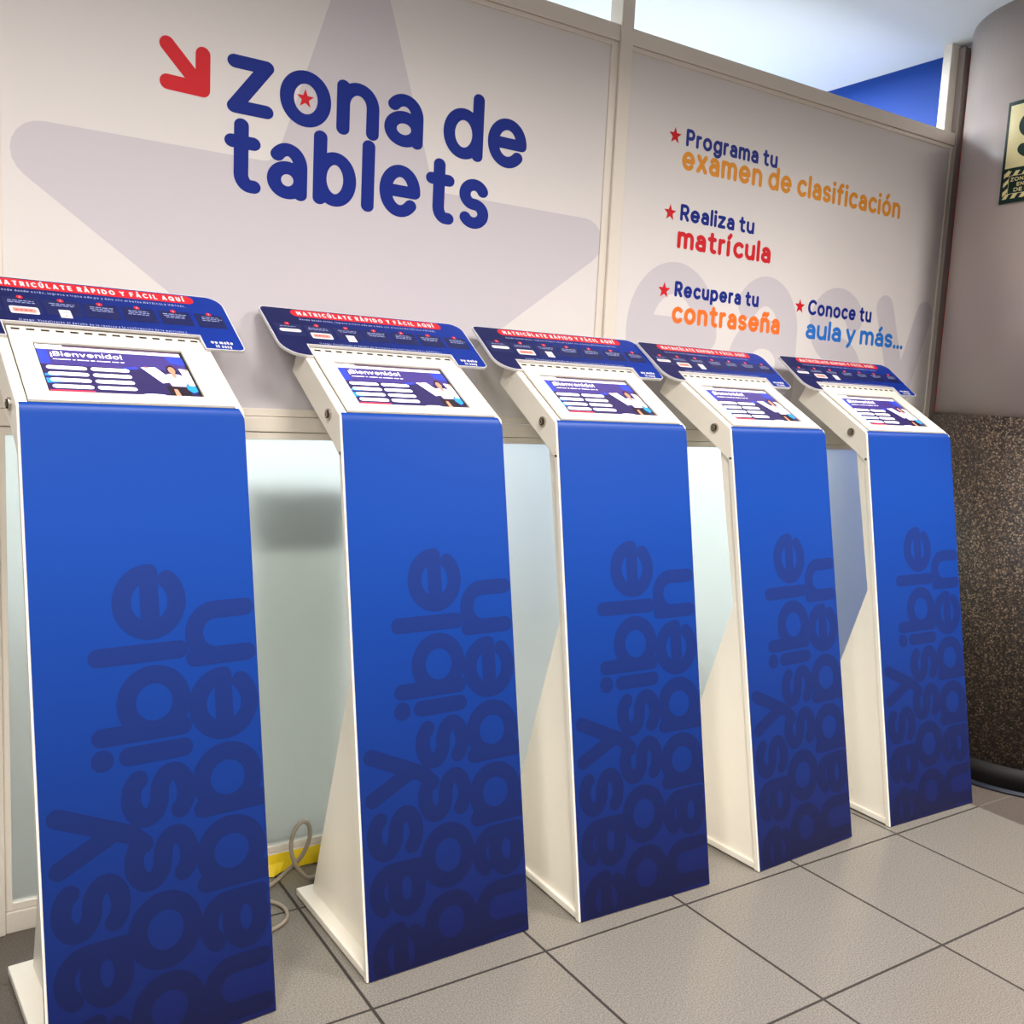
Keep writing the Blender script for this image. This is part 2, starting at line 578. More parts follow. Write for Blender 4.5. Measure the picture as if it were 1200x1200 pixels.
def text_polys(txt, x0, x1, base, xh, s, track=.30, space=.62, res=30, nd=12, ky=1.0):
    """lettering whose outer left/right edges are x0/x1, outer baseline base, x-height xh (outer)"""
    base, xh = base / ky, xh / ky      # ky < 1: level strokes thinner than upright ones
    track, space = track * ky, space * ky
    hy = xh - s
    gap = track * xh
    wsum = fixed = 0.0
    prev = False
    for ch in txt:
        if ch == ' ':
            fixed += space * xh - gap
            continue
        a, b = glyph_width(ch)
        wsum += b - a
        fixed += s + (gap if prev else 0)
        prev = True
    hx = (x1 - x0 - fixed) / wsum
    out = []
    done = []
    x = x0
    first = True
    for ch in txt:
        if ch == ' ':
            x += space * xh - gap
            continue
        if not first:
            x += gap
        first = False
        a, b = glyph_width(ch)
        ox = x + s / 2 - a * hx
        oy = base + s / 2
        out = []
        for path in G[ch]:
            for pl in stroke([(ox + px, oy + py) for px, py in path_pts(path, hx, hy, res)], s, nd):
                out.append(pl)
        done += [[(px, py * ky) for px, py in p] for p in union(out)]
        x += (b - a) * hx + s
    return done


def clip(poly, ax, val, keep_greater):
    """cut a polygon with an axis-aligned half plane"""
    out = []
    n = len(poly)
    sgn = 1 if keep_greater else -1
    for k in range(n):
        p, q = poly[k], poly[(k + 1) % n]
        dp, dq = (p[ax] - val) * sgn, (q[ax] - val) * sgn
        if dp >= 0:
            out.append(p)
        if (dp >= 0) != (dq >= 0):
            t = dp / (dp - dq)
            out.append((p[0] + (q[0] - p[0]) * t, p[1] + (q[1] - p[1]) * t))
    return out


def clip_rect(polys, x0, x1, y0, y1):
    r = []
    for p in polys:
        for ax, val, g in ((0, x0, True), (0, x1, False), (1, y0, True), (1, y1, False)):
            if len(p) > 2:
                p = clip(p, ax, val, g)
        if len(p) > 2:
            r.append(p)
    return r


def flat(mb, polys, fn, m=0):
    for p in polys:
        mb.face([fn(*q) for q in p], m)
    return mb


def round_rect(x0, x1, y0, y1, r, n=6):
    rr = r if isinstance(r, (tuple, list)) else (r,) * 4       # bl, br, tr, tl
    out = []
    for (cx, cy, a0, q) in ((x0 + rr[0], y0 + rr[0], 180, rr[0]), (x1 - rr[1], y0 + rr[1], 270, rr[1]),
                            (x1 - rr[2], y1 - rr[2], 0, rr[2]), (x0 + rr[3], y1 - rr[3], 90, rr[3])):
        for k in range(n + 1):
            a = radians(a0 + 90 * k / n)
            out.append((cx + q * cos(a), cy + q * sin(a)))
    return out


def star_poly(cx, cy, R, r=None, rot=90):
    r = r or R * .42
    return [(cx + (R if k % 2 == 0 else r) * cos(radians(rot + 36 * k)), cy + (R if k % 2 == 0 else r) * sin(radians(rot + 36 * k))) for k in range(10)]


def fillet(poly, radii, n=8):
    out = []
    N = len(poly)
    for k in range(N):
        p0, p, p1 = poly[k - 1], poly[k], poly[(k + 1) % N]
        ax, ay, bx, by = p0[0] - p[0], p0[1] - p[1], p1[0] - p[0], p1[1] - p[1]
        la, lb = hypot(ax, ay), hypot(bx, by)
        ax, ay, bx, by = ax / la, ay / la, bx / lb, by / lb
        half = math.acos(max(-1, min(1, ax * bx + ay * by))) / 2
        r = radii[k % len(radii)]
        d = r / math.tan(half)
        mx, my = ax + bx, ay + by
        lm = hypot(mx, my)
        cx, cy = p[0] + mx / lm * r / sin(half), p[1] + my / lm * r / sin(half)
        s0 = (p[0] + ax * d, p[1] + ay * d)
        s1 = (p[0] + bx * d, p[1] + by * d)
        a0, a1 = math.atan2(s0[1] - cy, s0[0] - cx), math.atan2(s1[1] - cy, s1[0] - cx)
        da = (a1 - a0 + pi) % (2 * pi) - pi
        for j in range(n + 1):
            a = a0 + da * j / n
            out.append((cx + r * cos(a), cy + r * sin(a)))
    return out


def fan_star(poly, c):
    return [[c, poly[k], poly[(k + 1) % len(poly)]] for k in range(len(poly))]


# ================================================================== THE SETTING
WY = 1.481                      # plane of the wall panels; the rails stand .022 proud
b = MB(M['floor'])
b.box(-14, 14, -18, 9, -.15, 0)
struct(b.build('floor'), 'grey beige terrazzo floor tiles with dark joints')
b = MB(M['ceiling'])
b.box(-14, 14, -18, 9, HZ, HZ + .2)
struct(b.build('ceiling'), 'plain white ceiling')
b = MB(M['hall_wall'])
b.box(-14, 14, -18.2, -18, 0, HZ)
struct(b.build('wall_front'), 'hall wall behind the viewer')
b = MB(M['hall_wall'])
b.box(-14.2, -14, -18, 9, 0, HZ)
struct(b.build('wall_left'), 'hall wall far to the left')
b = MB(M['hall_wall'])
b.box(14, 14.2, -18, 9, 0, HZ)
struct(b.build('wall_right'), 'hall wall far to the right')
b = MB(M['back_wall'])
b.box(-14, 14, 8, 8.2, 0, HZ)
struct(b.build('wall_back'), 'white wall of the room behind the partition')
b = MB(M['blue_wall'])
b.box(6.19, 6.30, WY + .08, 8, 0, HZ)
struct(b.build('wall_blue'), 'royal blue side wall above and behind the partition')

# partition frame: posts and rails
FY, BY = WY - .022, WY + .05


def bar(name, x0, x1, z0, z1, y0=FY, y1=BY, m='frame', label=None, bevel=.006):
    bb = MB(M[m])
    bb.box(x0, x1, y0, y1, z0, z1)
    return struct(bb.build(name, bevel=bevel), label)


bar('trim_1', 2.266, 2.370, 0, HZ, FY - .012, BY + .05, label='cream post between the two printed wall panels')
bar('trim_2', -1.53, -1.42, 0, HZ, FY - .012, BY + .05, label='cream post at the far left of the partition')
bar('trim_3', 5.945, 6.085, 5.30, HZ, WY + .03, BY + .06, m='white', label='white post above the right end of the partition')
bar('trim_4', 6.045, 6.128, 0, HZ - .02, FY - .01, WY + .03, m='frame_grey', label='grey end post beside the round column')
bar('trim_5', 6.128, 6.150, 0, HZ - .05, FY - .018, WY - .003, m='red_strip', label='thin dark red strip between end post and column', bevel=.002)
bays = ((-1.42, 2.266), (2.370, 6.045))
n_tr, n_w = 6, 1
for bi, (xa, xb) in enumerate(bays):
    side = ('left', 'right')[bi]
    bl = .036 if bi == 0 else .010      # bead beside the post
    for (z0, z1, lab) in ((5.295, 5.40, 'cream top rail over the %s wall panel'), (2.650, 2.735, 'cream middle rail under the %s wall panel'), (0, .115, 'cream bottom rail of the %s bay')):
        bar('trim_%d' % n_tr, xa, xb, z0, z1, label=lab % side)
        n_tr += 1
    # glazing beads, a step back from the rails
    bb = MB(M['frame'], M['gasket'])
    for z0, z1 in ((5.262, 5.293), (2.737, 2.780), (2.606, 2.648), (.117, .157)):
        bb.box(xa, xb, WY - .012, WY + .03, z0, z1)
    for (q0, q1) in ((xa, xa + (.034 if bi == 0 else .012)), (xb - (.06 if bi == 0 else .032), xb)):
        bb.box(q0, q1, WY - .0125, WY + .03, 2.737, 5.293)
        bb.box(q0, q1, WY - .0125, WY + .03, .117, 2.648)
    struct(bb.build('trim_%d' % n_tr, bevel=.004), 'narrow cream glazing beads of the %s bay' % side)
    n_tr += 1
    bb = MB(M['frosted'])
    bb.box(xa + .01, xb - .01, WY + .004, WY + .022, .10, 2.66)
    struct(bb.build('window_%d' % n_w), 'frosted glass pane below the %s wall panel' % side)
    n_w += 1
# next bay to the left, outside the frame
bb = MB(M['panel'], M['frame'])
bb.box(-6, -1.53, WY, WY + .03, 2.70, 5.30)
bb.box(-6, -1.53, FY, BY, 5.30, 5.40, 1)
bb.box(-6, -1.53, FY, BY, 2.60, 2.735, 1)
struct(bb.build('trim_%d' % n_tr), 'continuation of the partition')
bb = MB(M['frosted'])
bb.box(-6, -1.54, WY + .004, WY + .022, 0, 2.6)
struct(bb.build('window_3'), 'frosted glass pane of the next bay')

# a white return wall inside the back room (a pale blur behind the glass)
bb = MB(M['back_wall'])
bb.box(5.75, 6.15, 2.75, 6.0, 0, 4.4)
struct(bb.build('wall_return'), 'white wall blurred behind the frosted glass')

# ================================================================== PRINTED WALL PANELS
PY = WY - .002                  # printed face
wall = lambda off: (lambda x, z: (x, PY - off, z))


def printed(parent, name, mkey, polys, off, origin, label=None):
    mb = MB(M[mkey])
    ox, oy, oz = origin
    flat(mb, polys, lambda x, z: (x * 1.0042 + .0076 - ox, PY - off - oy, z * 1.0042 - .0122 - oz))
    o = mb.build(name, parent, weld=False)
    if label:
        o['label'] = label
    return o


# left panel
OR = (.40, WY, 2.78)
root = empty('wall_panel', OR)
tag(root, 'large printed wall panel with a red arrow and the words zona de tablets', 'wall panel')
mb = MB(M['panel'])
mb.box(-1.40 - OR[0], 2.212 - OR[0], PY - OR[1], PY + .02 - OR[1], 2.775 - OR[2], 5.265 - OR[2])
mb.build('board', root)
c = (.43, 3.444)
sp = fillet(star_poly(c[0], c[1], 2.187, .8354), (.145, .10))
printed(root, 'star', 'grey_print', clip_rect(fan_star(sp, c), -1.385, 2.204, 2.781, 5.262), .0004, OR, 'huge pale grey star')
ZX, ZS = .297, .080
printed(root, 'lettering', 'navy', text_polys('zona', -.327, .833, 4.338, ZX, ZS, track=.11, space=.6, res=48, nd=24, ky=.86), .0009, OR, 'navy word zona')
printed(root, 'lettering', 'navy', text_polys('de', .968, 1.567, 4.338, ZX, ZS, track=.11, space=.6, res=48, nd=24, ky=.86), .0009, OR, 'navy word de')
printed(root, 'lettering', 'navy', text_polys('tablets', -.338, 1.307, 3.937, ZX, ZS, track=.11, space=.6, res=48, nd=24, ky=.86), .0009, OR, 'navy word tablets')
ar = []
for pts in ([(-.632, 4.608), (-.452, 4.420)], [(-.452, 4.594), (-.452, 4.420)], [(-.630, 4.424), (-.452, 4.420)]):
    ar += stroke(pts, .076, 24)
printed(root, 'arrow', 'red', union(ar), .0009, OR, 'red arrow pointing down to the right')
printed(root, 'small_star', 'red', fan_star(star_poly(.103, 4.487, .052), (.103, 4.487)), .0009, OR, 'small red star inside the letter o')

# right panel
OR = (4.19, WY, 2.78)
root = empty('wall_panel', OR)
tag(root, 'printed wall panel beside the column listing four tasks with red stars', 'wall panel')
mb = MB(M['panel'])
mb.box(2.378 - OR[0], 6.016 - OR[0], PY - OR[1], PY + .02 - OR[1], 2.775 - OR[2], 5.265 - OR[2])
mb.build('board', root)
printed(root, 'large_lettering', 'grey_print', clip_rect(text_polys('easy', 2.467, 5.96, 2.935, .995, .225, track=.14, res=64, nd=32), 2.39, 6.01, 2.781, 5.26), .0004, OR, 'pale grey word easy')
for txt, x0, x1, base, xh, s, mk in (
        ('Programa tu', 2.905, 3.842, 4.735, .092, .0265, 'navy_soft'), ('examen de clasificación', 2.880, 5.372, 4.572, .130, .035, 'amber'),
        ('Realiza tu', 2.897, 3.648, 4.221, .090, .0265, 'navy'), ('matrícula', 2.885, 3.848, 4.028, .120, .035, 'red'),
        ('Recupera tu', 2.892, 3.757, 3.688, .086, .0265, 'navy'), ('contraseña', 2.882, 4.013, 3.500, .120, .035, 'orange'),
        ('Conoce tu', 4.322, 5.120, 3.684, .093, .0265, 'navy'), ('aula y más...', 4.318, 5.578, 3.494, .120, .033, 'sky')):
    printed(root, 'lettering', mk, text_polys(txt, x0, x1, base, xh, s, track=.13, space=.50, res=32, nd=12, ky=.92), .0009, OR, 'words ' + txt.strip('.'))
for sx, sz in ((2.801, 4.787), (2.801, 4.263), (2.794, 3.723), (4.224, 3.740)):
    printed(root, 'star', 'red', fan_star(star_poly(sx, sz, .060), (sx, sz)), .0009, OR, 'small red star')

# ================================================================== TABLET KIOSKS
KW, KL, KH = .9770, .5121, 2.7819
KC = (KW / 2, .47)              # base centre, the kiosk's origin
TH = radians(58.5)
UP = (sin(TH), cos(TH))         # direction up the sloping head, in (y, z)
NR = (-cos(TH), sin(TH))        # out of the head
PL = hypot(KL, KH)
PU = (KL / PL, KH / PL)         # direction up the leaning front
PN = (-KH / PL, KL / PL)        # out of the front
lc = lambda p: (p[0] - KC[0], p[1] - KC[1], p[2])


def hp(u, v, off=0.0):
    return lc((u, KL + UP[0] * v + NR[0] * off, KH + UP[1] * v + NR[1] * off))


def fp(x, s, off=0.0):
    return lc((x, PU[0] * s + PN[0] * off, PU[1] * s + PN[1] * off))


def slab(mb, poly, fn, o0, o1, m_front=0, m_side=0):
    """outline given in plane coordinates, thickened between two offsets"""
    n = len(poly)
    top, bot = [fn(*p, o1) for p in poly], [fn(*p, o0) for p in poly]
    mb.face(top, m_front)
    mb.face(bot[::-1], m_side)
    for k in range(n):
        q = (k + 1) % n
        mb.face([bot[k], bot[q], top[q], top[k]], m_side)
    return mb


ly = lambda y: y - KC[1]
KM = {}                         # meshes shared by all kiosks
mb = MB(M['white'])
mb.box(-KC[0], KW - KC[0], ly(.028), ly(.945), .009, .05)
KM['base_plate'] = mb.mesh('base_plate', bevel=.006)
mb = MB(M['white'], M['edge'])
y_at = lambda z: KL * z / KH
mb.prism([(ly(y_at(.004)), .004), (ly(y_at(2.60)), 2.60), (ly(y_at(2.60) + .032), 2.60), (ly(y_at(.052) + .032), .052), (ly(y_at(.052) + .027), .004)], -KC[0], KW - KC[0])
KM['front_panel'] = mb.mesh('front_panel', bevel=.003)


def pedestal_mesh(inset):
    q = MB(M['white'])
    q.prism([(ly(y_at(.05) + .033), .05), (ly(.885), .05), (ly(.392), 1.645), (ly(.600), 2.63), (ly(y_at(2.60) + .033), 2.60)], inset - KC[0], KW - inset - KC[0])
    return q.mesh('pedestal', bevel=.004)


mb = MB(M['white'])
T_ = .165
mb.prism([(ly(KL), KH), (ly(KL + UP[0] * .68), KH + UP[1] * .68), (ly(KL + UP[0] * .68 - NR[0] * T_), KH + UP[1] * .68 - NR[1] * T_),
          (ly(.598), 2.641), (ly(y_at(2.575) + .034), 2.575), (ly(y_at(2.575) + .001), 2.575)], -KC[0], KW - KC[0])
KM['head_box'] = mb.mesh('head_box', bevel=.008)
# lock on the left cheek
mb = MB(M['steel'], M['slot'])
for r0, x_, m_ in ((.030, .012, 0), (.020, .018, 1), (.016, .019, 0)):
    q = disc((0, 0), r0, 20)
    f = [lc((-x_, .643 + a, 2.779 + b_)) for a, b_ in q]
    g = [lc((.01, .643 + a, 2.779 + b_)) for a, b_ in q]
    mb.face(f, m_)
    for k in range(20):
        mb.face([f[k], f[(k + 1) % 20], g[(k + 1) % 20], g[k]], m_)
mb.box(-.0205 - KC[0], -.0185 - KC[0], ly(.640), ly(.646), 2.770, 2.788, 1)
KM['lock'] = mb.mesh('lock')
# blue vinyl on the front, folded over the top bend
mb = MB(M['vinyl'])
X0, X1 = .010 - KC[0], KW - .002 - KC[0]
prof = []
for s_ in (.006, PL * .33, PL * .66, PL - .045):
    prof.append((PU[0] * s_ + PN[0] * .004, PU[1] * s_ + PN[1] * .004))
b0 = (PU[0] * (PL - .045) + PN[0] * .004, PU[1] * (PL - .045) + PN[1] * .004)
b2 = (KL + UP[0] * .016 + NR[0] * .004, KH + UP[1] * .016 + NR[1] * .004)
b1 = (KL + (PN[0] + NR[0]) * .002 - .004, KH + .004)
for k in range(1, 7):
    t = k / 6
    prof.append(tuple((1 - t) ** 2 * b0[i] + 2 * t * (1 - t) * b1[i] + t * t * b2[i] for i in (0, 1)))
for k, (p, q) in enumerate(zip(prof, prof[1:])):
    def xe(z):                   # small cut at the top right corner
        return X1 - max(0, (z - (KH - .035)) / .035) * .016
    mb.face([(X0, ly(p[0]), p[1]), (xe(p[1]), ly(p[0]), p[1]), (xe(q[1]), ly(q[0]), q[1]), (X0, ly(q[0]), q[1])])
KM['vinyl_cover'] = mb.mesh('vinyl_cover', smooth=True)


def word_mesh(txt, s0, s1, xbase, xh, sw, off):
    """word running up the panel: its baseline is the vertical line x = xbase"""
    pl = text_polys(txt, s0, s1, 0, xh, sw, track=.05, res=40, nd=18)
    pl = [[(xbase - yy, ss) for ss, yy in p] for p in pl]
    pl = clip_rect(pl, .014, .973, .012, 2.76)
    q = MB(M['vinyl_text'])
    flat(q, pl, lambda x, s_: fp(x, s_, off))
    return q.mesh('printed_word', weld=False)


WORDS = [('easy', word_mesh('easy', -.075, 1.14, .354, .318, .080, .0044)), ('possible', word_mesh('possible', .015, 2.133, .654, .320, .081, .0047)),
         ('happen', word_mesh('happen', .03, 1.945, .968, .325, .081, .0050))]
# door around the screen
DU0, DU1, DV0, DV1 = .050, .938, .022, .650
SU0, SU1, SV0, SV1 = .140, .812, .092, .510
mb = MB(M['white'])
o_ = round_rect(DU0, DU1, DV0, DV1, .004, 2)
for (p0, p1, q0, q1) in ((DU0, DU1, SV1, DV1), (DU0, DU1, DV0, SV0), (DU0, SU0, SV0, SV1), (SU1, DU1, SV0, SV1)):
    slab(mb, [(p0, q0), (p1, q0), (p1, q1), (p0, q1)], hp, .002, .014)
KM['screen_door'] = mb.mesh('screen_door', weld=False)
mb = MB(M['slot'])
slab(mb, [(DU0 - .0035, DV0 - .002), (DU1 + .0035, DV0 - .002), (DU1 + .0035, DV1), (DU0 - .0035, DV1)], hp, .0005, .0018)
KM['door_gap'] = mb.mesh('door_gap')
mb = MB(M['slot'])
for k in range(14):
    u_ = .085 + k * (.905 - .085) / 13
    slab(mb, [(u_ - .018, .604), (u_ + .018, .604), (u_ + .018, .620), (u_ - .018, .620)], hp, .0142, .0150)
KM['vent_slots'] = mb.mesh('vent_slots', weld=False)
# the lit screen
mb = MB(M['scr_black'])
slab(mb, [(SU0, SV0), (SU1, SV0), (SU1, SV1), (SU0, SV1)], hp, .0019, .0032)
KM['screen'] = mb.mesh('screen')


def scr(name, items, off=.0036):
    ks = []
    for mk, _ in items:
        if mk not in ks:
            ks.append(mk)
    q = MB(*[M[k] for k in ks])
    for j, (mk, polys) in enumerate(items):
        for p in polys:
            q.face([hp(u, v, off + j * .00005) for u, v in p], ks.index(mk))
    return q.mesh(name, weld=False)


R4 = lambda a, b_, c_, d_: [[(a, c_), (b_, c_), (b_, d_), (a, d_)]]
elli = lambda cx, cy, rx, ry, n=18: [[(cx + rx * cos(2 * pi * k / n), cy + ry * sin(2 * pi * k / n)) for k in range(n)]]
KM['picture'] = scr('picture', [
    ('scr_back', R4(.148, .796, .097, .497)), ('scr_purple', R4(.148, .796, .33, .462)), ('scr_blue', [[(.148, .34), (.19, .34), (.19, .455), (.148, .455)]]),
    ('scr_blue', [[(.73, .40), (.80, .38), (.80, .455), (.72, .455)]]), ('scr_cyan', [[(.150, .250), (.20, .270), (.27, .262), (.20, .235), (.15, .235)]]),
    ('scr_cyan', [[(.15, .215), (.22, .215), (.25, .190), (.15, .175)]]), ('scr_blue', [[(.50, .335), (.56, .345), (.565, .325), (.51, .32)]]),
    ('scr_red', R4(.150, .335, .098, .122)), ('scr_white', elli(.590, .106, .055, .010)), ('scr_white', elli(.735, .104, .03, .008))])
KM['browser_bar'] = scr('browser_bar', [('scr_tab', R4(.148, .796, .488, .502)), ('scr_white', R4(.148, .262, .486, .502)), ('scr_bar', R4(.148, .796, .462, .488)),
                                       ('scr_line', elli(.715, .474, .004, .004)), ('scr_line', elli(.745, .474, .004, .004))], .0042)
KM['title_lettering'] = scr('title_lettering', [('scr_white', text_polys('¡Bienvenido!', .200, .512, .405, .031, .0068, track=.18, res=20, nd=8))], .0044)
ln = []
u_ = .205
for wd in (.075, .012, .05, .018, .06, .03, .05):
    ln += R4(u_, min(u_ + wd, .515), .375, .381)
    u_ += wd + .008
KM['subtitle_line'] = scr('subtitle_line', [('scr_white', ln)], .0044)
KM['person'] = scr('person', [
    ('scr_hair', elli(.721, .338, .024, .040)), ('scr_hair', [[(.66, .19), (.76, .19), (.765, .10), (.665, .10)]]),
    ('scr_shirt', [[(.655, .275), (.70, .300), (.745, .298), (.785, .270), (.770, .225), (.755, .190), (.690, .190), (.680, .235)]]),
    ('scr_skin', elli(.721, .332, .0165, .031)), ('scr_skin', [[(.712, .28), (.722, .262), (.733, .28), (.73, .31), (.714, .31)]]),
    ('scr_skin', [[(.688, .10), (.712, .10), (.706, .165), (.690, .165)]]),
    ('scr_paper', [[(.580, .345), (.648, .352), (.712, .235), (.652, .212)]]), ('scr_paper', [[(.758, .350), (.800, .345), (.800, .200), (.772, .196)]]),
    ('scr_skin', elli(.606, .344, .010, .008, 10)), ('scr_skin', elli(.792, .338, .008, .010, 10)),
    ('scr_line', R4(.622, .650, .298, .302)), ('scr_line', R4(.632, .664, .278, .282)), ('scr_line', R4(.642, .672, .258, .262)),
    ('scr_cyan', [[(.755, .205), (.80, .195), (.80, .150), (.775, .135), (.755, .165)]])], .0040)


def pill_mesh(cu, cv):
    return scr('menu_button', [('scr_white', [round_rect(cu - .085, cu + .085, cv - .0145, cv + .0145, .0142, 4)])], .0044)


PILLS = [pill_mesh(cu, cv) for cv in (.306, .254, .202, .150) for cu in (.250, .436)]

# ------------------------------------------------------------------ header board (own origin at its foot so that it can tilt)
BV, BS = .545, .778


def bp(u, v, off=0.0):           # board plane, local to the board object
    return (u - .11 * (v - BV) - KC[0], UP[0] * (v - BV) * BS + NR[0] * off, UP[1] * (v - BV) * BS + NR[1] * off)


B0, B1 = .003, .020              # board thickness
u0, u1, v1 = -.125, 1.158, 1.040
outl = [p for p in round_rect(u0, u1, BV, v1, (.135, .035, .085, .035), 8)]
# notch for the screen door: inserted along the bottom edge
nb = [(DU0 - .008, BV), (DU0 - .008, DV1 + .012), (DU1 + .008, DV1 + .012), (DU1 + .008, BV)]
outl = outl[:9] + nb + outl[9:]
mb = MB(M['board_white'])
slab(mb, outl, bp, B0, B1)
KM['header_board'] = mb.mesh('header_board')


def inset_outline(d):
    o2 = [p for p in round_rect(u0 + d, u1 - d, BV + d, v1 - d, (.13, .03, .08, .03), 8)]
    n2 = [(DU0 - .008 - d, BV + d), (DU0 - .008 - d, DV1 + .012 + d), (DU1 + .008 + d, DV1 + .012 + d), (DU1 + .008 + d, BV + d)]
    return o2[:9] + n2 + o2[9:]


def bprint(name, items, off):
    ks = []
    for mk, _ in items:
        if mk not in ks:
            ks.append(mk)
    q = MB(*[M[k] for k in ks])
    for j, (mk, polys) in enumerate(items):
        for p in polys:
            q.face([bp(u, v, off + j * .0002) for u, v in p], ks.index(mk))
    return q.mesh(name, weld=False)


KM['board_print'] = bprint('board_print', [('board', [inset_outline(.005)])], B1 + .0006)
KM['banner'] = bprint('banner', [('board_red', [round_rect(.046, 1.004, .953, 1.026, .035, 8)])], B1 + .0012)
KM['banner_lettering'] = bprint('banner_lettering', [('board_white', text_polys('MATRICÚLATE RÁPIDO Y FÁCIL AQUÍ', .082, .958, .968, .032, .0085, track=.30, space=.75, res=22, nd=8))], B1 + .0018)
KM['instruction_line'] = bprint('instruction_line', [
    ('board_text', text_polys('Desde donde estés, ingresa a icpna.edu.pe y dale clic al botón MATRÍCULA VIRTUAL.', .078, .948, .917, .0135, .0028, track=.30, space=.7, res=10, nd=5)),
    ('board_text', text_polys('(Luego: Visualizarás el detalle de la reserva y la confirmación de la matrícula.)', .118, .885, .672, .0135, .0028, track=.30, space=.7, res=10, nd=5))], B1 + .0012)
KM['logo_lettering'] = bprint('logo_lettering', [('board_white', text_polys('we make', .988, 1.104, .596, .021, .006, track=.2, space=.5, res=14, nd=6) + text_polys('it easy', 1.006, 1.088, .561, .021, .006, track=.2, space=.5, res=14, nd=6))], B1 + .0012)
STEPS = []
random.seed(4)
for k, cu in enumerate((-.013, .158, .334, .510, .688, .867, 1.051)):
    pw = .080
    items = [('board_dark', [round_rect(max(cu - pw, u0 + .03), min(cu + pw, u1 - .04), .742, .866, .008, 3)])]
    rows = []
    for r_ in range(3 if k > 0 else 1):         # unreadably small text lines
        uu = cu - random.uniform(.045, .060)
        end = cu + random.uniform(.040, .060)
        while uu < end:
            wd = random.uniform(.012, .028)
            rows += R4(uu, min(uu + wd, end), .836 - r_ * .015, .842 - r_ * .015)
            uu += wd + .005
        if k in (1, 2) and r_ == 1:
            break
    items.append(('board_text', rows))
    if k == 0:
        items += [('board_white', [round_rect(cu - .062, cu + .062, .782, .814, .015, 5)]), ('pale_pink', R4(cu - .035, cu + .035, .795, .801))]
    if k == 1:
        items += [('board_white', [round_rect(cu - .062, cu + .062, .730, .790, .010, 3)]), ('pale_pink', [round_rect(cu - .050, cu + .050, .743, .777, .01, 3)])]
        items += [('board_red', R4(cu - .04 + j * .02, cu - .027 + j * .02, .756, .764)) for j in range(4)]
    if k == 2:
        items += [('board_white', R4(cu - .026, cu + .026, .722, .790)), ('pale_pink', elli(cu, .74, .006, .006, 10)), ('board_text', R4(cu - .018, cu + .018, .765, .769))]
    items.append(('board_red', elli(cu, .868, .0145, .0145, 16)))
    items.append(('board_white', text_polys(str(k + 1), cu - (.0035 if k else .003), cu + (.0035 if k else .003), .8625, .0085, .0022, track=.1, res=10, nd=5)))
    STEPS.append(bprint('step_panel', items, B1 + .0012))

LABELS = [
    ('big blue tablet kiosk nearest the viewer, left edge of its header board cut off', 0.100, 15.0),
    ('blue tablet kiosk right of the looped grey cable and yellow tape', 0.075, 11.5),
    ('middle blue tablet kiosk of the row of five, below the cream wall post', 0.020, 10.5),
    ('blue tablet kiosk just left of the one beside the column', 0.020, 9.0),
    ('blue tablet kiosk at the far end of the row, beside the granite column base', 0.020, 9.0)]
KX = (-1.3732, .0544, 1.3192, 2.6858, 4.0413)
KY = (.1296, .1871, .1306, .0644, .0864)
KA = (.0736, .0236, -.0280, .0520, -.0260)
PED = {}
for i in range(5):
    lab, inset, tilt = LABELS[i]
    a = KA[i]
    root = empty('tablet_kiosk', (KX[i] + KC[0] * cos(a) - KC[1] * sin(a), KY[i] + KC[0] * sin(a) + KC[1] * cos(a), 0), a)
    tag(root, lab, 'kiosk', 'blue tablet kiosks along the partition')
    link('base_plate', KM['base_plate'], root)
    if inset not in PED:
        PED[inset] = pedestal_mesh(inset)
    link('pedestal', PED[inset], root)
    link('front_panel', KM['front_panel'], root)
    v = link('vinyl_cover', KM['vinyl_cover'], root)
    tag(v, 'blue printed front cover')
    for wd, me in WORDS:
        tag(link('printed_word', me, v), 'dark blue word %s running upwards' % wd)
    h = link('head_box', KM['head_box'], root)
    tag(link('lock', KM['lock'], h), 'round chrome lock')
    d = link('screen_door', KM['screen_door'], root)
    link('door_gap', KM['door_gap'], d)
    link('vent_slots', KM['vent_slots'], d)
    s_ = link('screen', KM['screen'], root)
    tag(s_, 'lit touch screen')
    for nm in ('picture', 'person', 'browser_bar', 'title_lettering', 'subtitle_line'):
        link(nm, KM[nm], s_)
    for me in PILLS:
        link('menu_button', me, s_)
    hb = link('header_board', KM['header_board'], root)
    tag(hb, 'blue instruction board with white edge')
    hb.location = [c_ * S for c_ in (0, ly(KL + UP[0] * BV), KH + UP[1] * BV)]
    hb.rotation_euler = (radians(tilt), 0, 0)
    for nm in ('board_print', 'banner', 'banner_lettering', 'instruction_line', 'logo_lettering'):
        link(nm, KM[nm], hb)
    for me in STEPS:
        link('step_panel', me, hb)

# ================================================================== COLUMN
CX, CY, CR = 6.47, .49, .985


def drum(mb, r, z0, z1, n=96, m=0, caps=True):
    lo = [(r * cos(2 * pi * k / n), r * sin(2 * pi * k / n), z0) for k in range(n)]
    hi = [(x, y, z1) for x, y, _ in lo]
    for k in range(n):
        q = (k + 1) % n
        mb.face([lo[k], lo[q], hi[q], hi[k]], m)
    if caps:
        mb.face(lo[::-1], m)
        mb.face(hi, m)
    return mb


root = empty('round_column', (CX, CY, 0))
tag(root, 'thick round column with brown granite base and grey painted upper shaft', 'column')
drum(MB(M['column_paint']), CR, 2.95, HZ).build('shaft', root, smooth=False)
drum(MB(M['granite']), CR + .015, .18, 2.95).build('granite_cladding', root)
drum(MB(M['black']), CR + .03, 0, .18).build('skirting', root)
for o in root.children:
    for p in o.data.polygons:
        p.use_smooth = abs(p.normal.z) < .5

